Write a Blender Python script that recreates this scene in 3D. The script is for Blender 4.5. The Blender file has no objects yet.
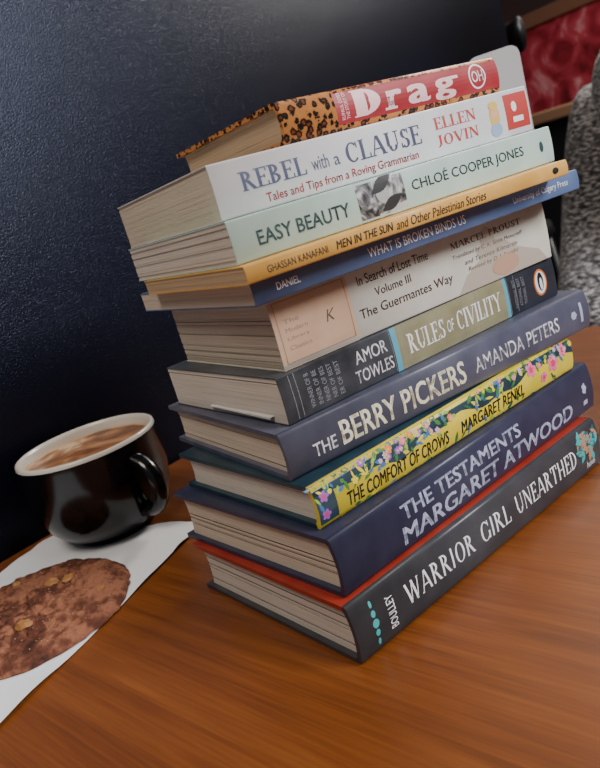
import bpy, bmesh, math, random
from mathutils import Matrix, Vector, noise
random.seed(7)
SC=bpy.context.scene.collection
# ------------------------------------------------------------------ helpers
def lin(c):
    return tuple(((v/255)/12.92 if v/255<=0.04045 else ((v/255+0.055)/1.055)**2.4) for v in c)+(1,)
MATS={}
def mat(name,rgb,rough=.5,spec=.5,coat=0,metal=0,sheen=0):
    if name in MATS: return MATS[name]
    m=bpy.data.materials.new(name);m.use_nodes=True
    nt=m.node_tree;b=nt.nodes["Principled BSDF"]
    b.inputs['Base Color'].default_value=lin(rgb);b.inputs['Roughness'].default_value=rough
    b.inputs['Specular IOR Level'].default_value=spec
    b.inputs['Coat Weight'].default_value=coat;b.inputs['Coat Roughness'].default_value=.15
    b.inputs['Metallic'].default_value=metal;b.inputs['Sheen Weight'].default_value=sheen
    MATS[name]=m;return m
def N(m,t,**kw):
    n=m.node_tree.nodes.new(t)
    for k,v in kw.items():
        if k in n.inputs: n.inputs[k].default_value=v
        else: setattr(n,k,v)
    return n
def L(m,a,b): m.node_tree.links.new(a,b)
def coords(m,scale=(1,1,1),rot=(0,0,0)):
    tc=N(m,'ShaderNodeTexCoord');mp=N(m,'ShaderNodeMapping')
    mp.inputs['Scale'].default_value=scale;mp.inputs['Rotation'].default_value=rot
    L(m,tc.outputs['Object'],mp.inputs['Vector']);return mp.outputs['Vector']
def ramp(m,fac,stops):
    r=N(m,'ShaderNodeValToRGB');e=r.color_ramp.elements
    while len(e)<len(stops): e.new(.5)
    for i,(p,c) in enumerate(stops): e[i].position=p;e[i].color=lin(c)
    L(m,fac,r.inputs['Fac']);return r.outputs['Color']
def noisy(m,scale,detail=4,vscale=(1,1,1),dist=0):
    n=N(m,'ShaderNodeTexNoise');n.inputs['Scale'].default_value=scale;n.inputs['Detail'].default_value=detail
    n.inputs['Distortion'].default_value=dist
    L(m,coords(m,vscale),n.inputs['Vector']);return n.outputs['Fac']
def bump(m,fac,strength=.3,dist=.001):
    b=N(m,'ShaderNodeBump');b.inputs['Strength'].default_value=strength;b.inputs['Distance'].default_value=dist
    L(m,fac,b.inputs['Height']);L(m,b.outputs['Normal'],m.node_tree.nodes["Principled BSDF"].inputs['Normal'])
def setcol(m,c): L(m,c,m.node_tree.nodes["Principled BSDF"].inputs['Base Color'])
def cover_mat(name,rgb,rough=.42,var=8,coat=.1):
    if name in MATS: return MATS[name]
    m=mat(name,rgb,rough,.4,coat)
    f=noisy(m,60,5)
    setcol(m,ramp(m,f,[(.3,tuple(max(0,v-var) for v in rgb)),(.7,tuple(min(255,v+var) for v in rgb))]))
    bump(m,noisy(m,900,2),.06,.0003);return m
def newobj(name,me,parent=None,mats=()):
    o=bpy.data.objects.new(name,me);SC.objects.link(o)
    for x in mats: me.materials.append(x)
    if parent: o.parent=parent
    return o
def empty(name,loc=(0,0,0),rz=0):
    e=bpy.data.objects.new(name,None);e.empty_display_size=.02;SC.objects.link(e);e.location=loc;e.rotation_euler[2]=rz;return e
def box(name,lo,hi,m,parent=None,bev=0,rz=0,loc=(0,0,0)):
    bm=bmesh.new();bmesh.ops.create_cube(bm,size=1)
    for v in bm.verts: v.co=Vector([(lo[i]+hi[i])/2+v.co[i]*(hi[i]-lo[i]) for i in range(3)])
    if bev: bmesh.ops.bevel(bm,geom=bm.edges[:],offset=bev,segments=3,affect='EDGES',profile=.5)
    me=bpy.data.meshes.new(name);bm.to_mesh(me);bm.free()
    o=newobj(name,me,parent,[m]);o.rotation_euler[2]=rz;o.location=loc
    return o
def smooth(o):
    for p in o.data.polygons: p.use_smooth=True
def lathe(name,prof,m_list,parent=None,seg=96,mi=None,loc=(0,0,0)):
    vs=[];fs=[];mids=[]
    for i,(r,z) in enumerate(prof):
        for k in range(seg):
            a=2*math.pi*k/seg;vs.append((r*math.cos(a),r*math.sin(a),z))
    for i in range(len(prof)-1):
        for k in range(seg):
            k2=(k+1)%seg
            fs.append((i*seg+k,i*seg+k2,(i+1)*seg+k2,(i+1)*seg+k));mids.append(mi(i) if mi else 0)
    me=bpy.data.meshes.new(name);me.from_pydata(vs,[],fs)
    o=newobj(name,me,parent,m_list);o.location=loc
    for p,x in zip(me.polygons,mids): p.material_index=x;p.use_smooth=True
    return o
def tube(name,pts,rads,m,parent=None,seg=20,flat=1.0):
    vs=[];fs=[];n=len(pts);pts=[Vector(p) for p in pts]
    side=None
    for i,p in enumerate(pts):
        t=(pts[min(i+1,n-1)]-pts[max(i-1,0)]).normalized()
        if side is None:
            side=t.cross(Vector((0,0,1)))
            if side.length<.1: side=t.cross(Vector((1,0,0)))
        side=(side-t*side.dot(t)).normalized();up=side.cross(t)
        for k in range(seg):
            a=2*math.pi*k/seg;vs.append(p+side*math.cos(a)*rads[i]*flat+up*math.sin(a)*rads[i])
    for i in range(n-1):
        for k in range(seg):
            k2=(k+1)%seg;fs.append((i*seg+k,i*seg+k2,(i+1)*seg+k2,(i+1)*seg+k))
    fs.append(tuple(range(seg))[::-1]);fs.append(tuple((n-1)*seg+k for k in range(seg)))
    me=bpy.data.meshes.new(name);me.from_pydata(vs,[],fs);o=newobj(name,me,parent,[m]);smooth(o);return o

# ------------------------------------------------------------------ serif caps
TH,TN=.165,.06
G={
'A':(.82,[('t',.08,0,.39,1),('T',.74,0,.43,1),('t',.2,.34,.62,.34),('S',.08,0),('S',.74,0)]),
'B':(.68,[('T',.16,0,.16,1),('A',.2,.75,.32,.25,-90,90),('A',.2,.26,.38,.26,-90,90),('S',.1,0),('S',.1,1)]),
'C':(.78,[('A',.43,.5,.37,.5,48,312),('t',.7,.68,.7,.98)]),
'D':(.8,[('T',.16,0,.16,1),('A',.2,.5,.5,.5,-90,90),('S',.1,0),('S',.1,1)]),
'E':(.64,[('T',.16,0,.16,1),('t',.1,.03,.6,.03),('t',.1,.52,.45,.52),('t',.1,.97,.58,.97),('t',.6,0,.6,.24),('t',.57,.78,.57,1),('t',.45,.42,.45,.62),('S',.12,0),('S',.12,1)]),
'F':(.6,[('T',.16,0,.16,1),('t',.1,.52,.45,.52),('t',.1,.97,.58,.97),('t',.57,.76,.57,1),('t',.45,.42,.45,.62),('S',.16,0),('S',.12,1)]),
'G':(.82,[('A',.43,.5,.37,.5,48,312),('t',.7,.7,.7,.98),('T',.72,.05,.72,.42),('S',.72,.42)]),
'H':(.84,[('T',.17,0,.17,1),('T',.67,0,.67,1),('t',.17,.5,.67,.5),('S',.17,0),('S',.17,1),('S',.67,0),('S',.67,1)]),
'I':(.36,[('T',.18,0,.18,1),('S',.18,0),('S',.18,1)]),
'J':(.46,[('T',.28,.1,.28,1),('A',.1,.12,.18,.2,-120,0),('S',.28,1)]),
'K':(.78,[('T',.17,0,.17,1),('t',.2,.38,.64,1),('T',.32,.52,.68,0),('S',.17,0),('S',.17,1),('S',.64,1),('S',.7,0)]),
'L':(.62,[('T',.17,0,.17,1),('t',.1,.03,.58,.03),('t',.58,0,.58,.26),('S',.17,1),('S',.12,0)]),
'M':(1.0,[('t',.15,0,.15,1),('T',.17,1,.5,.06),('t',.5,.06,.83,1),('T',.84,0,.84,1),('S',.15,0),('S',.84,0),('S',.12,1),('S',.86,1)]),
'N':(.84,[('t',.15,0,.15,1),('T',.17,1,.7,.04),('t',.7,0,.7,1),('S',.15,0),('S',.12,1),('S',.7,1)]),
'O':(.86,[('A',.43,.5,.37,.5,0,360)]),
'P':(.66,[('T',.16,0,.16,1),('A',.2,.73,.36,.27,-90,90),('S',.16,0),('S',.1,1)]),
'R':(.76,[('T',.16,0,.16,1),('A',.2,.75,.34,.25,-90,90),('T',.34,.5,.66,0),('S',.16,0),('S',.1,1),('S',.7,0)]),
'S':(.62,[('A',.31,.745,.22,.24,35,270),('A',.31,.26,.25,.255,-145,90),('t',.52,.72,.52,.98),('t',.08,.02,.08,.28)]),
'T':(.74,[('T',.37,0,.37,1),('t',.04,.97,.7,.97),('t',.06,.74,.06,1),('t',.68,.74,.68,1),('S',.37,0)]),
'U':(.84,[('T',.17,.3,.17,1),('A',.43,.3,.26,.3,180,360),('t',.69,.3,.69,1),('S',.17,1),('S',.69,1)]),
'V':(.82,[('T',.1,1,.42,0),('t',.74,1,.42,0),('S',.1,1),('S',.74,1)]),
'W':(1.12,[('T',.1,1,.35,0),('t',.58,1,.35,0),('T',.58,1,.8,0),('t',1.03,1,.8,0),('S',.1,1),('S',.58,1),('S',1.03,1)]),
'Y':(.8,[('T',.1,1,.4,.48),('t',.72,1,.4,.48),('T',.4,0,.4,.5),('S',.1,1),('S',.72,1),('S',.4,0)]),
' ':(.34,[])}
def serif_polys(s,fl=False,fat=1.0):
    out=[];x=0
    k=.45 if fl else 1
    for ch in s:
        w,st=G[ch]
        for q in st:
            if q[0] in 'Tt':
                _,x0,y0,x1,y1=q;h=(TH*fat if q[0]=='T' else TN)/2*(.8 if fl and q[0]=='T' else 1)
                d=Vector((x1-x0,y1-y0)).normalized()
                if abs(d.y)>.3: n=Vector((h/max(abs(d.y),.5),0))
                else: n=Vector((0,h))
                a=Vector((x0+x,y0));b=Vector((x1+x,y1))
                out.append([a-n,a+n,b+n,b-n])
            elif q[0]=='S':
                _,x0,y0=q;h=.05;y1=y0 if y0==0 else y0-h
                if y0!=0 and y0!=1: y1=y0-h/2
                out.append([Vector((x+x0-.15*k,y1)),Vector((x+x0+.15*k,y1)),Vector((x+x0+.15*k,y1+h)),Vector((x+x0-.15*k,y1+h))])
            else:
                _,cx,cy,rx,ry,a0,a1=q;n=max(6,int((a1-a0)/12));pv=None
                for i in range(n+1):
                    a=math.radians(a0+(a1-a0)*i/n);w2=TN+(TH*fat-TN)*abs(math.cos(a))**1.3
                    if fl: w2*=.85
                    c,s_=math.cos(a),math.sin(a)
                    po=Vector((x+cx+rx*c,cy+ry*s_));pi=Vector((x+cx+(rx-w2)*c,cy+(ry-w2)*s_))
                    if pv: out.append([pv[0],po,pi,pv[1]])
                    pv=(po,pi)
        x+=w+.04
    return out
def font_polys(s,bold=0.0,shear=0.0):
    c=bpy.data.curves.new("txt",'FONT');c.body=s;c.size=1;c.shear=shear;c.resolution_u=3;c.fill_mode='FRONT'
    o=bpy.data.objects.new("txt",c);SC.objects.link(o);bpy.context.view_layer.update()
    dg=bpy.context.evaluated_depsgraph_get();me=bpy.data.meshes.new_from_object(o.evaluated_get(dg))
    base=[[Vector(me.vertices[i].co[:2]) for i in p.vertices] for p in me.polygons]
    bpy.data.objects.remove(o);bpy.data.curves.remove(c);bpy.data.meshes.remove(me)
    out=[]
    for dx,dy in ([(0,0)] if bold==0 else [(-bold,-bold*.5),(bold,-bold*.5),(-bold,bold*.5),(bold,bold*.5),(0,0)]):
        d=Vector((dx,dy));out+=[[v+d for v in p] for p in base]
    return out
# ------------------------------------------------------------------ book class
class Book:
    def __init__(s,W,H,T,hard,cov,spine,page,seed=0,inner=None):
        s.W,s.H,s.T,s.hard=W,H,T-.0002,hard
        s.b=.0022 if hard else .0007;s.r=.0016 if hard else .0006
        s.bm=bmesh.new();s.mats=[cov,spine,page] ;s.seed=seed
        if inner: s.mats.append(inner)
        s.build(3 if inner else 0)
    def y(s,z):
        T=s.T;q=(z-T/2)/(T/2);y=s.b*(q*q-.5);r=s.r;e=min(z,T-z)
        if e<r: y+=r-math.sqrt(max(0,r*r-(r-max(e,0))**2))
        return y
    def mi(s,m):
        if m not in s.mats: s.mats.append(m)
        return s.mats.index(m)
    def quad(s,pts,mi,sm=False):
        f=s.bm.faces.new([s.bm.verts.new(p) for p in pts]);f.material_index=mi;f.smooth=sm
    def build(s,im):
        W,H,T=s.W,s.H,s.T;th=.0026 if s.hard else .0006
        n=22;out=[];inn=[]
        NW=8
        for i in range(NW): 
            y=W+(s.b+s.r-W)*i/(NW-1)
            g=.0009*math.exp(-((y-.009)/.0025)**2) if s.hard else 0
            out.append((y,0+g,0));inn.append((y,th+g,0))
        for i in range(1,n):
            z=T*(1-math.cos(math.pi*i/n))/2
            out.append((s.y(z),z,1));zi=th+(T-2*th)*(z/T);inn.append((s.y(z)+th,zi,1))
        for i in range(NW):
            y=W+(s.b+s.r-W)*(NW-1-i)/(NW-1)
            g=.0009*math.exp(-((y-.009)/.0025)**2) if s.hard else 0
            out.append((y,T-g,0));inn.append((y,T-th-g,0))
        def V(x,p): return s.bm.verts.new((x,p[0],p[1]))
        o0=[V(0,p) for p in out];o1=[V(H,p) for p in out];i0=[V(0,p) for p in inn];i1=[V(H,p) for p in inn]
        m=len(out)
        for k in range(m-1):
            sp=1 if (out[k][2] or out[k+1][2]) else 0
            f=s.bm.faces.new((o0[k],o0[k+1],o1[k+1],o1[k]));f.material_index=sp;f.smooth=bool(sp)
            f=s.bm.faces.new((i0[k+1],i0[k],i1[k],i1[k+1]));f.material_index=im
            f=s.bm.faces.new((o0[k+1],o0[k],i0[k],i0[k+1]));f.material_index=im if not sp else 1
            f=s.bm.faces.new((o1[k],o1[k+1],i1[k+1],i1[k]));f.material_index=im if not sp else 1
        for k in (0,m-1):
            f=s.bm.faces.new((o0[k],o1[k],i1[k],i0[k]));f.material_index=0
        ins=.0032 if s.hard else .0003
        rnd=random.Random(s.seed+3)
        nl=max(8,int(T/.0009));z0=th;z1=T-th
        zs=[z0]
        while zs[-1]<z1-.0014: zs.append(zs[-1]+rnd.uniform(.0005,.0014))
        zs.append(z1);nl=len(zs)-1
        ny=10
        def ypos(z,t):
            ya=s.y(z)+th+(.0006);yb=W-(.0035 if s.hard else .0004)
            if s.hard: q=(z-T/2)/(T/2); yb-=.003*(1-q*q)
            return ya+(yb-ya)*t
        for i in range(nl):
            dx=rnd.uniform(0,.00018)+(rnd.random()<.08)*.0004
            za,zb=zs[i],zs[i+1]
            for x0 in (ins+dx,H-ins-dx):
                for j in range(ny):
                    t0,t1=j/ny,(j+1)/ny
                    s.quad([(x0,ypos(za,t0),za),(x0,ypos(zb,t0),zb),(x0,ypos(zb,t1),zb),(x0,ypos(za,t1),za)],2)
            dy=rnd.uniform(0,.0003)
            s.quad([(ins+dx,ypos(za,1)-dy,za),(ins+dx,ypos(zb,1)-dy,zb),(H-ins-dx,ypos(zb,1)-dy,zb),(H-ins-dx,ypos(za,1)-dy,za)],2)
            s.quad([(ins+dx,ypos(za,0),za),(ins+dx+.0008,ypos(za,0),za),(ins+dx+.0008,ypos(za,1),za),(ins+dx,ypos(za,1),za)],2)
    def bottom_mat(s,mi):
        for f in s.bm.faces:
            if f.material_index==0 and f.calc_center_median().z<.0045: f.material_index=mi
    def polys(s,P,m,layer=1):
        """print flat artwork polygons (spine coordinates x,z in metres) on the curved spine"""
        mi=s.mi(m);off=.00006*layer
        b=bmesh.new()
        for p in P:
            try: b.faces.new([b.verts.new((v[0],0,v[1])) for v in p])
            except Exception: pass
        nc=9 if s.hard else 6
        for i in range(1,nc):
            z=s.T*i/nc
            bmesh.ops.bisect_plane(b,geom=b.verts[:]+b.edges[:]+b.faces[:],plane_co=(0,0,z),plane_no=(0,0,1),dist=1e-7)
        vm={}
        for v in b.verts:
            z=min(max(v.co.z,.0001),s.T-.0001)
            vm[v]=s.bm.verts.new((v.co.x,s.y(z)-off-.00005,z))
        for f in b.faces:
            if f.calc_area()<1e-12: continue
            vs=[vm[v] for v in f.verts]
            f.normal_update()
            if f.normal.y>0: vs=vs[::-1]
            g=s.bm.faces.new(vs);g.material_index=mi
        b.free()
    def fit(s,P,q0,q1,z0,z1,m,layer=2,rot=0):
        P=[[Vector((-v.y,v.x)) if rot else v for v in p] for p in P]
        xs=[v.x for p in P for v in p];ys=[v.y for p in P for v in p]
        a,b,c,d=min(xs),max(xs),min(ys),max(ys)
        f=lambda v:((q0+(q1-q0)*(v.x-a)/(b-a))*s.H,(z0+(z1-z0)*(v.y-c)/(d-c))*s.T)
        s.polys([[f(v) for v in p] for p in P],m,layer)
    def text(s,t,q0,q1,z0,z1,m,bold=0,shear=0,rot=0,layer=2): s.fit(font_polys(t,bold,shear),q0,q1,z0,z1,m,layer,rot)
    def serif(s,t,q0,q1,z0,z1,m,fl=False,fat=1.0): s.fit(serif_polys(t,fl,fat),q0,q1,z0,z1,m)
    def rect(s,q0,q1,z0,z1,m,layer=1): 
        s.polys([[(q0*s.H,z0*s.T),(q1*s.H,z0*s.T),(q1*s.H,z1*s.T),(q0*s.H,z1*s.T)]],m,layer)
    def blob(s,cx,cz,rx,rz,m,layer=2,n=18,ang=0,petals=0,a0=0,a1=360):
        pts=[]
        for i in range(n):
            a=math.radians(a0+(a1-a0)*i/(n if a1-a0>=360 else n-1));k=1
            if petals: k=.62+.38*abs(math.cos(petals*a/2))
            x=rx*k*math.cos(a);z=rz*k*math.sin(a);c,d=math.cos(ang),math.sin(ang)
            pts.append((cx*s.H+x*c-z*d,min(max(cz*s.T+x*d+z*c,.0002),s.T-.0002)))
        s.polys([pts],m,layer)
    def leaf(s,cx,cz,l,w,ang,m,layer=2):
        pts=[]
        for i in range(8): t=i/7;pts.append((t*l,w*math.sin(math.pi*t)))
        for i in range(1,7): t=1-i/7;pts.append((t*l,-w*math.sin(math.pi*t)))
        c,d=math.cos(ang),math.sin(ang)
        s.polys([[(cx*s.H+x*c-z*d,min(max(cz*s.T+x*d+z*c,.0002),s.T-.0002)) for x,z in pts]],m,layer)
    def slip(s,y0,y1,z,out,m):
        z=z*s.T
        s.quad([(-out,y0*s.W,z),(-out*.6,y1*s.W,z),(.02,y1*s.W,z+.0002),(.02,y0*s.W,z+.0002)],s.mi(m))
        s.quad([(-out,y0*s.W,z-.0012),(-out,y0*s.W,z),(-out*.6,y1*s.W,z),(-out*.6,y1*s.W,z-.0006)],s.mi(m))
    def done(s,name,x,y,z,a):
        me=bpy.data.meshes.new(name);s.bm.to_mesh(me);s.bm.free()
        o=newobj(name,me,None,s.mats);o.location=(x,y,z+.0001);o.rotation_euler[2]=a;return o
def page_mat(name,c0,c1):
    m=mat(name,c0,.85,.15)
    f=noisy(m,1,3,(14,14,3200))
    setcol(m,ramp(m,f,[(.28,c0),(.5,c1),(.74,tuple(min(255,v+10) for v in c1))]))
    bump(m,f,.2,.0003);return m
PG=page_mat("pages_cream",(182,168,150),(206,193,175))
PG2=page_mat("pages_grey",(186,176,164),(210,201,190))
PG3=page_mat("pages_tan",(158,132,104),(188,162,130))
paper=mat("paper_slip",(210,208,206),.8,.2)
white=mat("ink_white",(238,238,240),.5);cream=mat("ink_cream",(236,230,200),.5)
black=mat("ink_black",(18,18,20),.5)
# ---- b1
red=cover_mat("jacket_red",(152,50,36));slate=cover_mat("jacket_slate",(58,60,65),.38,7)
teal=mat("ink_teal",(60,165,165),.5)
b=Book(.1476,.226,.0323,True,red,slate,PG2,1)
b.bottom_mat(1)
b.fit(serif_polys("WARRIOR",True),.158,.405,.36,.72,white)
b.fit(serif_polys("GIRL",True),.435,.555,.36,.72,white)
b.fit(serif_polys("UNEARTHED",True),.585,.872,.36,.72,white)
b.text("BOULLEY",.098,.120,.2,.76,white,.0,rot=1)
for i,(k) in enumerate([.3,.6,1,.6,.3]):
    b.blob(.058,.18+.16*i,.0017*k+.0004,.0019,teal)
b.blob(.058,.5,.0021,.0024,teal,3)
tset=[teal,mat("ink_teal_dark",(20,90,100)),mat("ink_sand",(170,130,100))]
for i in range(34):
    b.leaf(.89+random.uniform(0,.09),random.uniform(.45,.97),.008,.0018,random.uniform(0,6.28),random.choice(tset))
b.text("hmh",.925,.965,.14,.28,white,0)
b.done("hardcover_book",0,0,0,0)
# ---- b2
navy=cover_mat("jacket_navy",(48,51,74),.4,6);lav=mat("ink_lavender",(176,182,206),.45)
b=Book(.1536,.2381,.0319,True,navy,navy,PG,2)
b.text("THE TESTAMENTS",.195,.645,.54,.80,lav,.022)
b.text("MARGARET ATWOOD",.185,.885,.13,.45,lav,.02)
b.blob(.955,.55,.0028,.004,lav,2,petals=5);b.rect(.945,.965,.2,.3,lav,2)
b.done("hardcover_book",.0057,.0053,.0323,.014)
# ---- b3
yel=cover_mat("jacket_yellow",(222,202,60),.4,10);dgreen=cover_mat("jacket_forest",(32,56,68),.4,10)
greens=[mat("ink_green",(60,120,50)),mat("ink_leaf",(30,95,60)),mat("ink_lime",(150,180,60))]
purp=[mat("ink_purple",(150,90,175)),mat("ink_lilac",(205,165,212))];pink=[mat("ink_pink",(232,110,155)),mat("ink_rose",(205,60,105))]
orange=mat("ink_orange",(225,130,50));blue=mat("ink_blue",(60,110,160))
b=Book(.1394,.2203,.0228,True,dgreen,yel,PG2,3)
b.rect(0,.055,.005,.995,dgreen)
P=[]
for i in range(41):
    q=i/40;P.append((q*b.H,(.62+.09*math.sin(q*17)+.06*math.sin(q*41))*b.T))
b.polys([[P[i],P[i+1],(P[i+1][0],b.T*.985),(P[i][0],b.T*.985)] for i in range(40)],dgreen,1)
rr=random.Random(5)
for i in range(210):
    q=rr.random();z=.60+rr.random()*.39
    if rr.random()<.2: z=rr.random()*.12
    b.leaf(q*.97,z,rr.uniform(.003,.008),rr.uniform(.0006,.0014),rr.uniform(0,6.28),rr.choice(greens+[blue,yel]),2)
for i in range(46):
    q=rr.choice([rr.uniform(.2,.48),rr.random()]);z=.64+rr.random()*.3;m=rr.choice(purp+[purp[1],pink[0],orange,yel])
    r=rr.uniform(.0012,.0027)
    b.blob(q,z,r,r,m,3,n=24,petals=rr.choice([5,7,9]));b.blob(q,z,r*.3,r*.3,yel,4,n=8)
for q,z,r in [(.80,.72,.0050),(.90,.55,.0056),(.955,.75,.0045),(.85,.32,.0035),(.02,.3,.003),(.025,.7,.003)]:
    b.blob(q,z,r,r,pink[0] if q>.5 else purp[0],3,n=30,petals=5);b.blob(q,z,r*.45,r*.45,pink[1],4,n=12,petals=5)
b.text("THE COMFORT OF CROWS",.085,.435,.16,.50,black,.018,.1)
b.text("MARGARET RENKL",.485,.755,.18,.50,black,.018,.1)
b.done("hardcover_book",.0109,.0165,.0642,-.028)
# ---- b4
sb=cover_mat("jacket_slateblue",(82,84,101),.4,8)
b=Book(.1496,.2376,.0255,True,sb,sb,PG,4)
b.text("THE",.066,.127,.26,.54,white,.008)
b.text("BERRY PICKERS",.142,.522,.22,.74,cream,.018)
b.text("AMANDA PETERS",.556,.872,.30,.66,white,.006)
b.blob(.935,.5,.003,.003,lav,2,petals=6);b.rect(.962,.972,.25,.75,lav,2)
b.done("hardcover_book",.0124,.0317,.0870,-.117)
# ---- b5
dsl=cover_mat("cover_gunmetal",(70,74,80),.4,18);olive=cover_mat("cover_olive",(142,138,106),.45,10)
turq=mat("ink_turquoise",(90,165,185),.5);nv=cover_mat("cover_ink",(40,43,52),.4,8);gry=mat("ink_grey",(124,128,136),.5)
b=Book(.1373,.2186,.0255,False,dsl,dsl,PG2,5)
b.rect(.345,.362,.01,.99,turq);b.rect(.362,.774,.01,.99,olive);b.rect(.774,.788,.01,.99,turq);b.rect(.788,1,.01,.99,nv)
b.text("AMOR",.222,.325,.56,.84,white,.006);b.text("TOWLES",.212,.335,.16,.44,white,.006)
b.serif("RULES",.392,.525,.28,.72,white);b.text("OF",.536,.562,.34,.62,white,.0,.2);b.serif("CIVILITY",.575,.755,.28,.72,white)
for i in range(5): b.text("WINNER OF BEST SELLER"[i:i+11],.07+.022*i,.083+.022*i,.14,.86,gry,0,rot=1)
for i in range(3): b.text("NATIONAL BEST"[i:],.81+.02*i,.822+.02*i,.15,.85,gry,0,rot=1)
b.blob(.93,.5,.0062,.0085,mat("logo_orange",(215,120,40)),2,n=28);b.blob(.93,.5,.0050,.0072,white,3,n=28);b.blob(.93,.52,.0028,.0060,black,4,n=20);b.blob(.931,.46,.0013,.0040,white,5,n=14)
crs=mat("crease",(160,162,164),.7)
for q in (.03,.045,.34,.37,.39,.60,.66,.79,.82): b.rect(q,q+.0009,.05,.97,crs,3)
b.slip(.1,.62,.16,.0022,paper)
b.done("paperback_book",.0228,.0353,.1125,-.081)
# ---- b6
ivory=cover_mat("cover_ivory",(206,203,190),.5,6);peach=cover_mat("cover_peach",(194,160,132),.5,6);brn=mat("ink_brown",(92,72,62),.6);fig=mat("ink_taupe",(184,174,158),.6)
b=Book(.1266,.2075,.0379,False,ivory,ivory,PG,6)
b.rect(0,.235,.005,.995,peach)
b.polys([[(x*b.H,z*b.T) for x,z in [(.60,.02),(.98,.02),(.95,.22),(.86,.40),(.80,.62),(.74,.66),(.69,.60),(.70,.42),(.64,.26)]]],fig,1)
b.blob(.745,.68,.006,.0075,fig,2)
b.blob(.80,.2,.012,.006,mat("ink_tan",(192,156,132)),3)
b.text("In Search of Lost Time",.268,.515,.72,.86,brn,.004);b.text("Volume III",.315,.44,.50,.62,brn,.004);b.text("The Guermantes Way",.252,.585,.22,.40,brn,.004)
b.serif("MARCEL PROUST",.60,.89,.72,.82,brn)
b.text("Translated by C. K. Scott Moncrieff",.60,.89,.55,.63,brn,.0,.2);b.text("and Terence Kilmartin",.64,.86,.43,.50,brn,.0,.2);b.text("Revised by D. J. Enright",.65,.86,.30,.38,brn,.0,.2)
lb=mat("ink_softbrown",(150,116,92),.6)
b.rect(.012,.226,.08,.088,lb,2);b.rect(.012,.226,.9,.908,lb,2);b.rect(.012,.0145,.08,.908,lb,2);b.rect(.2235,.226,.08,.908,lb,2)
for i,t in enumerate(["The","Modern","Library","Classics"]): b.text(t,.03,.095-.02*(i==0),.60-.12*i,.66-.12*i,lb)
b.text("K",.15,.18,.42,.58,brn,.0,.3)
b.done("paperback_book",.0315,.0381,.1380,-.112)
# ---- b7
blu=cover_mat("cover_blue",(92,112,152),.42,7)
b=Book(.1583,.2303,.0118,False,blu,blu,PG,7)
b.text("DANIEL",.055,.112,.36,.66,white);b.text("WHAT IS BROKEN BINDS US",.292,.585,.30,.72,white);b.text("University of Calgary Press",.75,.955,.3,.7,white)
b.done("paperback_book",.0157,.0225,.1759,-.132)
# ---- b8
org=cover_mat("cover_amber",(216,166,86),.45,10)
b=Book(.1370,.2119,.0085,False,org,org,PG3,8)
b.text("GHASSAN KANAFANI",.05,.205,.28,.68,black);b.text("MEN IN THE SUN",.228,.39,.26,.74,black,.014,.2);b.text("and Other Palestinian Stories",.40,.69,.2,.76,black,.0,.2);b.blob(.95,.5,.0025,.0018,black,2)
b.done("paperback_book",.0074,.0108,.1877,-.138)
# ---- b9
mint=cover_mat("cover_mint",(182,206,196),.48,6);dteal=mat("ink_darkteal",(44,70,70),.5)
bw=mat("photo_greys",(120,120,120),.5);setcol(bw,ramp(bw,noisy(bw,130,4,(1,1,1),1.0),[(.40,(30,30,32)),(.50,(110,110,112)),(.60,(190,192,192))]))
dg=mat("ink_darkgrey",(40,40,42));lg=mat("ink_lightgrey",(170,172,172))
b=Book(.1416,.2142,.0201,False,mint,mint,PG2,9)
b.text("EASY BEAUTY",.06,.305,.28,.62,dteal,.014);b.text("CHLOÉ COOPER JONES",.495,.885,.34,.74,dteal,.004)
b.rect(.332,.472,.01,.99,bw);b.blob(.405,.56,.0040,.0050,lg,2,ang=.5);b.leaf(.375,.62,.016,.0032,.5,dg,3);b.leaf(.395,.15,.015,.003,.4,dg,3)
b.blob(.955,.5,.0015,.003,dteal,2)
b.done("paperback_book",.0116,.0207,.1962,-.132)
# ---- b10
wh=cover_mat("cover_white",(212,210,212),.45,5);ink=mat("ink_navy",(62,66,96));rd=mat("ink_red",(186,60,54));gold=mat("ink_gold",(220,180,90))
b=Book(.1458,.2207,.0269,False,wh,wh,PG,10)
b.serif("REBEL",.065,.24,.40,.74,ink);b.text("with",.257,.305,.42,.68,ink);b.text("a",.320,.337,.42,.58,ink);b.serif("CLAUSE",.358,.595,.38,.76,ink)
b.text("Tales and Tips from a Roving Grammarian",.12,.575,.06,.27,rd,.006)
b.serif("ELLEN",.645,.795,.56,.80,rd);b.serif("JOVIN",.645,.795,.2,.44,rd)
skin_i=mat("ink_skin",(222,170,140))
b.blob(.862,.52,.0042,.0075,gold,2);b.blob(.862,.60,.0028,.0038,skin_i,3);b.blob(.862,.74,.0038,.0026,gold,4);b.blob(.862,.22,.0048,.004,mat("ink_sky",(150,170,200)),3)
b.rect(.905,.995,.14,.9,rd,1);b.blob(.94,.62,.0022,.003,white,2);b.rect(.93,.97,.28,.40,white,2)
b.done("paperback_book",.0268,.0457,.2163,-.133)
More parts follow.
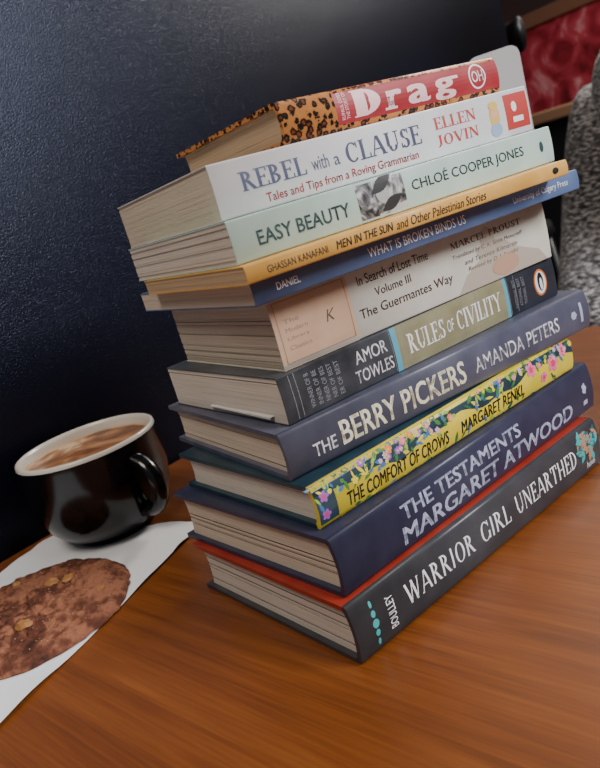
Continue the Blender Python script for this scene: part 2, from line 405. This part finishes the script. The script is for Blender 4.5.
# ---- b11
leo=mat("cover_leopard",(190,130,70),.45,.4)
v=N(leo,'ShaderNodeTexVoronoi');v.inputs['Scale'].default_value=230;v.inputs['Randomness'].default_value=.8
nz=N(leo,'ShaderNodeTexNoise');nz.inputs['Scale'].default_value=400;cv=coords(leo)
L(leo,cv,nz.inputs['Vector']);mx=N(leo,'ShaderNodeVectorMath',operation='MULTIPLY_ADD');L(leo,nz.outputs['Color'],mx.inputs[0]);mx.inputs[1].default_value=(.003,.003,.003);L(leo,cv,mx.inputs[2]);L(leo,mx.outputs[0],v.inputs['Vector'])
setcol(leo,ramp(leo,v.outputs['Distance'],[(.0,(130,64,30)),(.22,(120,58,28)),(.30,(20,12,10)),(.44,(20,12,10)),(.52,(184,120,64)),(1,(198,134,74))]))
crim=cover_mat("cover_crimson",(158,48,54),.45,7);pk=mat("ink_palepink",(238,198,198))
b=Book(.1255,.1640,.0219,True,leo,leo,PG3,11)
b.rect(.215,1,.16,.985,crim,1)
for i,t in enumerate(["RUPAUL DOES","THE STORY OF"]): b.text(t,.232+.02*i,.246+.02*i,.25,.9,pk,0,rot=1)
b.fit(serif_polys("D",False,1.9),.285,.405,.24,.88,pk)
b.fit(font_polys("r",.035),.435,.505,.27,.70,pk);b.rect(.42,.475,.24,.30,pk,3)
b.fit(font_polys("a",.03),.53,.635,.25,.72,pk);b.fit(font_polys("g",.03),.66,.765,.17,.72,pk);b.rect(.75,.785,.64,.72,pk,3)
b.blob(.885,.57,.0072,.0072,white,2,n=36);b.blob(.885,.57,.0062,.0062,crim,3,n=36);b.text("OH",.855,.915,.42,.72,white,.012,layer=4)
b.done("hardcover_book",.0766,.0448,.2432,-.091)

# ------------------------------------------------------------------ table
A=math.radians(8.5)
wood=mat("table_wood",(130,70,30),.3,.5,.25)
wood.node_tree.nodes["Principled BSDF"].inputs['Coat Roughness'].default_value=.28
g1=noisy(wood,1,6,(75,4.0,75),.5);g2=noisy(wood,1,3,(620,16,620));g3=noisy(wood,4,3)
mixn=N(wood,'ShaderNodeMath',operation='MULTIPLY_ADD');L(wood,g2,mixn.inputs[0]);mixn.inputs[1].default_value=.7;L(wood,g1,mixn.inputs[2])
mix2=N(wood,'ShaderNodeMath',operation='MULTIPLY_ADD');L(wood,g3,mix2.inputs[0]);mix2.inputs[1].default_value=.4;L(wood,mixn.outputs[0],mix2.inputs[2])
mr=N(wood,'ShaderNodeMapRange');mr.inputs['From Min'].default_value=.60;mr.inputs['From Max'].default_value=1.5;L(wood,mix2.outputs[0],mr.inputs['Value'])
setcol(wood,ramp(wood,mr.outputs[0],[(.1,(84,42,14)),(.45,(114,60,20)),(.75,(130,73,28)),(1,(148,88,38))]))
rr_=N(wood,'ShaderNodeMapRange');rr_.inputs['To Min'].default_value=.32;rr_.inputs['To Max'].default_value=.46;L(wood,g3,rr_.inputs['Value']);L(wood,rr_.outputs[0],wood.node_tree.nodes["Principled BSDF"].inputs['Roughness'])
bump(wood,g2,.14,.0004)
tb=empty("cafe_table",(0,.3906,0),A)
box("tabletop",(-.75,-1.0,-.032),(.49,0,0),wood,tb,.004)
blackmetal=mat("black_metal",(14,14,15),.4,.5)
lathe("pedestal",[(0,-.75),(.28,-.75),(.28,-.735),(.04,-.715),(.035,-.70),(.035,-.06),(.12,-.033),(0,-.033)],[blackmetal],tb,48,loc=(-.13,-.5,0))
# ------------------------------------------------------------------ wall / room
wm=mat("dark_wall_paint",(9,10,20),.28,.36)
wn=noisy(wm,700,2);setcol(wm,ramp(wm,noisy(wm,3,4),[(.3,(6,7,16)),(.7,(11,12,27))]))
wm.node_tree.nodes["Principled BSDF"].inputs['Specular Tint'].default_value=(.66,.74,1,1)
bump(wm,wn,.62,.0008)
box("wall_left",(-2.2,.0,-.75),(1.07,.06,1.7),wm,None,0,A,(0,.3946,0))
wb=mat("wall_brown",(48,36,34),.7);setcol(wb,ramp(wb,noisy(wb,2,4),[(.3,(36,26,26)),(.7,(70,50,44))]))
box("wall_right",(2.45,-3,-.75),(2.55,3,2.0),wb)
box("wall_back",(-2.2,3,-.75),(2.55,3.1,2.0),wb)
fm=mat("floor_tile",(60,50,46),.4);setcol(fm,ramp(fm,noisy(fm,6,4),[(.3,(44,38,36)),(.7,(76,66,60))]))
box("floor",(-2.2,-3,-.80),(2.55,3.1,-.75),fm)
pm=mat("painting_red",(180,40,50),.5);setcol(pm,ramp(pm,noisy(pm,7,5,(1,1,1),1.5),[(.3,(60,10,20)),(.45,(150,34,46)),(.6,(190,64,78)),(.72,(225,160,160))]))
pt=empty("framed_painting")
fr=mat("frame_wood",(128,88,66),.5)
box("canvas",(2.425,.78,.24),(2.445,1.52,.57),pm,pt)
for nm,lo,hi in [("frame_top",(2.41,.73,.57),(2.45,1.57,.62)),("frame_bottom",(2.41,.73,.19),(2.45,1.57,.24)),("frame_side_1",(2.41,.73,.24),(2.45,.78,.57)),("frame_side_2",(2.41,1.52,.24),(2.45,1.57,.57))]: box(nm,lo,hi,fr,pt,.004)
ct=empty("service_counter")
box("counter_body",(1.86,.3,-.75),(2.35,1.9,.225),mat("counter_black",(26,24,25),.5),ct,.004)
box("counter_top",(1.82,.26,.225),(2.39,1.94,.26),mat("counter_tan",(150,112,84),.4),ct,.006)
bs=empty("bar_stool",(1.14,.80,0))
lathe("seat",[(0,-.02),(.17,-.02),(.185,0),(.18,.02),(.12,.03),(0,.028)],[blackmetal],bs,48)
arc=[(.0+.19*math.cos(t),.19*math.sin(t),.41) for t in [math.radians(-50+10*i) for i in range(25)]]
tube("back_rail",arc,[.035]*25,blackmetal,bs,14,.35)
for i,k in enumerate((4,12,20)): tube("back_post_%d"%(i+1),[Vector(arc[k])+Vector((0,0,-.42)),Vector(arc[k])],[.009,.009],blackmetal,bs,10)
for i,(x,y) in enumerate([(.12,.12),(-.12,.12),(.12,-.12),(-.12,-.12)]): tube("leg_%d"%(i+1),[(x,y,-.02),(x*1.5,y*1.5,-.75)],[.011,.011],blackmetal,bs,10)
ms=empty("table_sign",(.3995,.1395,0),math.radians(-56))
wp=mat("white_plastic",(206,208,214),.35,.5)
def rounded_slab(name,w,h,t,r,m,parent,zoff):
    bm=bmesh.new();pts=[]
    for cx,cz,a0 in ((w/2-r,h-r,0),(-w/2+r,h-r,90),(-w/2+r,r,180),(w/2-r,r,270)):
        for i in range(7): a=math.radians(a0+15*i);pts.append((cx+r*math.cos(a),cz+r*math.sin(a)))
    f=bm.faces.new([bm.verts.new((x,-t/2,z+zoff)) for x,z in pts])
    e=bmesh.ops.extrude_face_region(bm,geom=[f]);bmesh.ops.translate(bm,verts=[g for g in e['geom'] if isinstance(g,bmesh.types.BMVert)],vec=(0,t,0))
    bmesh.ops.recalc_face_normals(bm,faces=bm.faces[:])
    me=bpy.data.meshes.new(name);bm.to_mesh(me);bm.free();return newobj(name,me,parent,[m])
rounded_slab("panel",.043,.096,.008,.008,wp,ms,.192)
tube("stem",[(-.010,0,.004),(-.010,0,.195)],[.0035,.0035],blackmetal,ms,12)
lathe("foot",[(0,0),(.026,0),(.026,.004),(.006,.007),(0,.007)],[blackmetal],ms,40,loc=(-.010,0,0))

# ------------------------------------------------------------------ napkin, cup, cookie
nap=mat("napkin_paper",(226,229,234),.9,.2);bump(nap,noisy(nap,350,2),.25,.0006)
def napkin():
    c=[Vector((-.36,.03)),Vector((.050,.2350)),Vector((-.010,.374)),Vector((-.43,.22))]
    n=64;vs=[];fs=[]
    for i in range(n+1):
        for j in range(n+1):
            u,v_=i/n,j/n
            p=c[0]*(1-u)*(1-v_)+c[1]*u*(1-v_)+c[2]*u*v_+c[3]*(1-u)*v_
            d=(p-Vector((.01,.318))).length
            w=min(1,max(0,(d-.037)/.03));d2=(p-Vector((-.086,.242))).length;w*=min(1,max(0,(d2-.066)/.02))
            z=.0006+w*(.0040*(noise.noise(Vector((p.x*22,p.y*22,2)))+.5)+.006*max(0,u-.9)*10*max(0,v_-.1))
            fold=.002*math.exp(-((v_-.5)/.02)**2)*w+.002*math.exp(-((u-.93)/.01)**2)*w
            vs.append((p.x,p.y,max(.0005,z+fold)))
    for i in range(n):
        for j in range(n):
            a=i*(n+1)+j;fs.append((a,a+n+1,a+n+2,a+1))
    me=bpy.data.meshes.new("paper_napkin");me.from_pydata(vs,[],fs);o=newobj("paper_napkin",me,None,[nap]);smooth(o)
napkin()
cup=empty("coffee_cup",(.013,.319,.0012))
cb=mat("cup_black_glaze",(6,6,8),.18,.45,.2);cw=mat("cup_white_glaze",(226,222,212),.2,.5,.3)
prof=[(0,.003),(.026,.003),(.028,0),(.033,0),(.034,.004),(.042,.008),(.0505,.018),(.0555,.030),(.0578,.044),(.0582,.058),(.0576,.072),(.0576,.0765),(.0572,.0790),(.0558,.0798),(.0542,.0790),(.0535,.076),(.0532,.066),(.050,.042),(.03,.014),(0,.012)]
lathe("cup_body",prof,[cb,cw],cup,96,lambda i:0 if i<11 else 1)
cof=mat("coffee_crema",(170,120,80),.35,.35,.1)
f=noisy(cof,20,3,(1,1,1),1.6)
c1=ramp(cof,f,[(.34,(112,66,38)),(.46,(152,100,62)),(.56,(178,130,90)),(.66,(216,188,156))])
# foam ring toward the rim (radial distance in the cup's own coordinates)
ln=N(cof,'ShaderNodeVectorMath',operation='LENGTH');L(cof,coords(cof,(1,1,0)),ln.inputs[0])
ad=N(cof,'ShaderNodeMath',operation='MULTIPLY_ADD');L(cof,f,ad.inputs[0]);ad.inputs[1].default_value=.010;L(cof,ln.outputs['Value'],ad.inputs[2])
mr2=N(cof,'ShaderNodeMapRange');mr2.inputs['From Min'].default_value=.0535;mr2.inputs['From Max'].default_value=.0565;L(cof,ad.outputs[0],mr2.inputs['Value'])
mxc=N(cof,'ShaderNodeMixRGB');L(cof,mr2.outputs[0],mxc.inputs[0]);L(cof,c1,mxc.inputs[1]);mxc.inputs[2].default_value=lin((206,172,136));setcol(cof,mxc.outputs[0])
lathe("coffee",[(0.0,.0705),(.02,.0705),(.045,.0705),(.0525,.0708),(.0534,.0716)],[cof],cup,96)
hd=Vector((.22,-.975,0)).normalized();pts=[];rd_=[]
for i in range(25):
    t=i/24;a=math.radians(80-160*t)
    r=.0535+.024*math.cos(a);z=.042+.022*math.sin(a)
    pts.append(hd*r+Vector((0,0,z)));rd_.append(.0054)
pts[0]=hd*.054+Vector((0,0,.0645));pts[-1]=hd*.046+Vector((0,0,.019))
tube("handle",pts,rd_,cb,cup,20,1.3)
# cookie
ck=mat("cookie_dough",(112,72,52),.85,.3)
f=noisy(ck,150,8);f2=noisy(ck,34,5);mm=N(ck,'ShaderNodeMath',operation='MULTIPLY_ADD');L(ck,f,mm.inputs[0]);mm.inputs[1].default_value=.8;L(ck,f2,mm.inputs[2])
setcol(ck,ramp(ck,mm.outputs[0],[(.6,(48,24,17)),(.85,(98,56,40)),(1.08,(142,92,68))]));bump(ck,f,1,.003)
sug=mat("cookie_sugar",(176,140,112),.4);gin=mat("cookie_chunk",(160,112,62),.6)
def cookie():
    bm=bmesh.new();R=.068;nr=60;na=200;rings=[]
    def P(r,a):
        e=1+.035*noise.noise(Vector((math.cos(a)*2,math.sin(a)*2,1)))+.025*noise.noise(Vector((math.cos(a)*9,math.sin(a)*9,4)))
        x=R*r*e*math.cos(a);y=R*r*e*math.sin(a)
        h=.0100*(1-r**6)**.6 if r<1 else 0
        n1=noise.noise(Vector((x*70,y*70,0)));cr=-.0024*math.exp(-(n1/.05)**2)
        h+= (.0022*n1+cr+.0018*noise.noise(Vector((x*200,y*200,7)))+.0008*noise.noise(Vector((x*500,y*500,3))))*(1-r**8)
        return (x,y,max(h,0)+.0002)
    c=bm.verts.new(P(0,0))
    for i in range(1,nr+1):
        r=math.sin(math.pi/2*i/nr);rings.append([bm.verts.new(P(r,2*math.pi*k/na)) for k in range(na)])
    for k in range(na): bm.faces.new((c,rings[0][k],rings[0][(k+1)%na]))
    for i in range(nr-1):
        for k in range(na): bm.faces.new((rings[i][k],rings[i+1][k],rings[i+1][(k+1)%na],rings[i][(k+1)%na]))
    bm.faces.new(rings[-1][::-1])
    for f in bm.faces: f.smooth=True
    rnd=random.Random(11)
    def chunk(x,y,s,mi,z):
        M=Matrix.Translation((x,y,z))@Matrix.Rotation(rnd.uniform(0,6),4,'Z')@Matrix.Diagonal((s*rnd.uniform(.9,1.6),s,s*.45,1))
        q=bmesh.ops.create_icosphere(bm,subdivisions=2,radius=1,matrix=M)
        vs=q['verts']
        for v in vs: v.co+=Vector([rnd.uniform(-.18,.18)*s for _ in range(3)])
        for f in {f for v in vs for f in v.link_faces}: f.material_index=mi;f.smooth=False
    for x,y,s in [(.022,.016,.0050),(.030,.004,.004),(-.030,.002,.005),(-.012,-.028,.005),(.004,.042,.0035),(-.045,-.02,.004),(.04,-.03,.0035),(-.02,.04,.0035)]: chunk(x,y,s,1,P(math.hypot(x,y)/R,math.atan2(y,x))[2])
    for i in range(300):
        a=rnd.uniform(0,6.28);r=.060*math.sqrt(rnd.random());x,y=r*math.cos(a),r*math.sin(a)
        chunk(x,y,rnd.uniform(.0002,.00045),2,P(r/R,a)[2]+.0001)
    me=bpy.data.meshes.new("cookie");bm.to_mesh(me);bm.free()
    o=newobj("chocolate_cookie",me,None,[ck,gin,sug]);o.location=(-.086,.242,.0012)
cookie()

# ------------------------------------------------------------------ seated person + stool
PX,PY=1.000,.182
ch=empty("wooden_stool",(PX+.03,PY,0))
cwood=mat("chair_dark_wood",(52,34,24),.45)
lathe("seat",[(0,-.385),(.16,-.385),(.17,-.375),(.17,-.365),(.155,-.358),(0,-.36)],[cwood],ch,48)
for i in range(4):
    a=math.pi/4+math.pi/2*i;tube("leg_%d"%(i+1),[(.11*math.cos(a),.11*math.sin(a),-.385),(.16*math.cos(a),.16*math.sin(a),-.75)],[.014,.012],cwood,ch,12)
pe=empty("seated_person",(PX,PY,0))
knit=mat("knit_sweater",(176,174,172),.95,.1,0,0,.3)
kw=noisy(knit,100,4,(1,1,2.5));setcol(knit,ramp(knit,kw,[(.36,(44,42,46)),(.5,(116,114,114)),(.64,(190,187,184))]));bump(knit,kw,1,.008)
trou=mat("dark_trousers",(24,24,30),.9);skn=mat("skin",(196,150,126),.55);hair=mat("grey_brown_hair",(92,78,68),.6);shoe=mat("shoe_leather",(20,18,18),.4)
bump(hair,noisy(hair,60,4,(6,6,1)),.8,.004)
def skin(name,verts,edges,rads,m,root=0,parent=pe,sub=2):
    me=bpy.data.meshes.new(name);me.from_pydata(verts,edges,[])
    o=newobj(name,me,parent,[m])
    md=o.modifiers.new("skin",'SKIN');md.use_smooth_shade=True
    for i,r in enumerate(rads):
        d=me.skin_vertices[0].data[i];d.radius=(r,r) if not isinstance(r,tuple) else r;d.use_root=(i==root)
    sb_=o.modifiers.new("sub",'SUBSURF');sb_.levels=sub;sb_.render_levels=sub
    return o
V_=[(0,0,-.22),(-.01,0,-.05),(-.02,0,.10),(-.01,0,.22),(0,0,.31),(0,.17,.25),(0,-.17,.25),(-.02,.22,.03),(-.02,-.22,.03),(-.20,.17,-.10),(-.20,-.17,-.10)]
E_=[(0,1),(1,2),(2,3),(3,4),(3,5),(3,6),(5,7),(6,8),(7,9),(8,10)]
skin("sweater",V_,E_,[(.19,.15),(.16,.13),(.15,.12),(.13,.10),.065,.075,.075,.062,.062,.045,.045],knit)
V_=[(0,0,-.24),(-.02,.10,-.25),(-.02,-.10,-.25),(-.42,.10,-.23),(-.42,-.10,-.23),(-.40,.10,-.66),(-.40,-.10,-.66)]
skin("trousers",V_,[(0,1),(0,2),(1,3),(2,4),(3,5),(4,6)],[.12,.10,.10,.062,.062,.045,.045],trou)
for i,y in enumerate((.10,-.10)): skin("shoe_%d"%(i+1),[(-.39,y,-.70),(-.44,y,-.71),(-.54,y,-.715)],[(0,1),(1,2)],[.04,.04,.03],shoe)
skin("neck",[(0,0,.29),(-.01,0,.36),(-.02,0,.42)],[(0,1),(1,2)],[.055,.05,.05],skn)
for sgn,nm in ((1,"1"),(-1,"2")):
    V_=[(-.20,sgn*.17,-.10),(-.235,sgn*.155,-.115),(-.28,sgn*.135,-.13)];E_=[(0,1),(1,2)];R_=[.026,.026,.028]
    for k,(dy,l) in enumerate([(-.028,.07),(-.009,.08),(.010,.076),(.028,.06)]):
        b0=len(V_);V_+= [(-.315,sgn*.135+dy,-.135),(-.315-l*.5,sgn*.135+dy*1.1,-.145),(-.315-l*.85,sgn*.135+dy*1.1,-.165)]
        E_+= [(2,b0),(b0,b0+1),(b0+1,b0+2)];R_+= [.010,.009,.0075]
    b0=len(V_);V_+= [(-.265,sgn*.135-sgn*.035,-.135),(-.30,sgn*.135-sgn*.055,-.145)];E_+= [(1,b0),(b0,b0+1)];R_+= [.012,.009]
    skin("hand_"+nm,V_,E_,R_,skn)
def head():
    bm=bmesh.new();bmesh.ops.create_uvsphere(bm,u_segments=48,v_segments=36,radius=1)
    for v in bm.verts:
        x,y,z=v.co;w=1-.22*max(0,-z)**1.3
        nose=.16*math.exp(-((y/.16)**2))*math.exp(-(((z+.12)/.20)**2)) if x<0 else 0
        eye=-.07*(math.exp(-(((abs(y)-.36)/.16)**2))*math.exp(-(((z-.05)/.13)**2))) if x<0 else 0
        chin=.08*math.exp(-((y/.3)**2))*math.exp(-(((z+.85)/.2)**2)) if x<0 else 0
        v.co=Vector((x*.098*w-(nose+eye+chin)*.1,y*.074*w,z*.115))
    for s_ in (1,-1):
        bmesh.ops.create_uvsphere(bm,u_segments=12,v_segments=8,radius=1,matrix=Matrix.Translation((.005,s_*.074,-.005))@Matrix.Diagonal((.018,.008,.03,1)))
    for f in bm.faces: f.smooth=True
    me=bpy.data.meshes.new("head");bm.to_mesh(me);bm.free();o=newobj("head",me,pe,[skn]);o.location=(-.03,0,.50)
    for s_ in (1,-1):
        bm=bmesh.new();bmesh.ops.create_uvsphere(bm,u_segments=16,v_segments=12,radius=.011)
        me=bpy.data.meshes.new("eye");bm.to_mesh(me);bm.free();e=newobj("eye",me,pe,[mat("eye_dark",(30,24,20),.1)]);e.location=(-.111,s_*.027,.506)
    tube("lips",[(-.120,-.022,.452),(-.127,0,.454),(-.120,.022,.452)],[.003,.006,.003],mat("lips",(160,90,84),.5),pe,10)
    bm=bmesh.new();bmesh.ops.create_uvsphere(bm,u_segments=48,v_segments=36,radius=1)
    for v in bm.verts:
        x,y,z=v.co
        X_=x*.112;Y_=y*.09;Z_=z*.125
        if x<-.35 and z<.55: X_=-.035+ (X_+.035)*.1
        if z<0: Z_=z*.24;Y_*=1.1;X_=X_*.8+.03
        v.co=Vector((X_+.008,Y_,Z_+.012))
    for f in bm.faces: f.smooth=True
    me=bpy.data.meshes.new("hair");bm.to_mesh(me);bm.free();o=newobj("hair",me,pe,[hair]);o.location=(-.025,0,.505)
head()

# ------------------------------------------------------------------ lights
def area(name,loc,target,size,power,col,sy=None):
    l=bpy.data.lights.new(name,'AREA');l.shape='RECTANGLE';l.size=size;l.size_y=sy or size;l.energy=power;l.color=col
    o=bpy.data.objects.new(name,l);SC.objects.link(o);o.location=loc
    o.rotation_euler=(Vector(target)-Vector(loc)).to_track_quat('-Z','Y').to_euler();return o
area("window_daylight",(.95,-1.95,1.5),(.1,.1,.1),1.1,92,(.97,.97,1.0),.9)
area("warm_fill_left",(-.9,-.3,1.8),(0,.1,0),.8,22,(1,.90,.78))  # added warm fill from the upper left, not a known fixture
area("ceiling_lamp_2",(1.75,.35,1.15),(.3,.1,0),.5,24,(1,.94,.86))
w=bpy.data.worlds.new("room_ambient");bpy.context.scene.world=w;w.use_nodes=True
w.node_tree.nodes['Background'].inputs[0].default_value=(.66,.62,.64,1);w.node_tree.nodes['Background'].inputs[1].default_value=.22
# ------------------------------------------------------------------ camera
R=[[.74347,-.60976,-.27468],[-.36709,-.02877,-.92974],[.55902,.79207,-.24522]]
M=Matrix(((R[0][0],-R[1][0],-R[2][0],-.1611),(R[0][1],-R[1][1],-R[2][1],-.2437),(R[0][2],-R[1][2],-R[2][2],.2165),(0,0,0,1)))
cd=bpy.data.cameras.new("camera");co=bpy.data.objects.new("camera",cd);SC.objects.link(co);co.matrix_world=M
cd.sensor_fit='VERTICAL';cd.sensor_height=24;cd.lens=702.7/768*24;cd.clip_start=.01
cd.dof.use_dof=True;cd.dof.focus_distance=.40;cd.dof.aperture_fstop=9
bpy.context.scene.camera=co
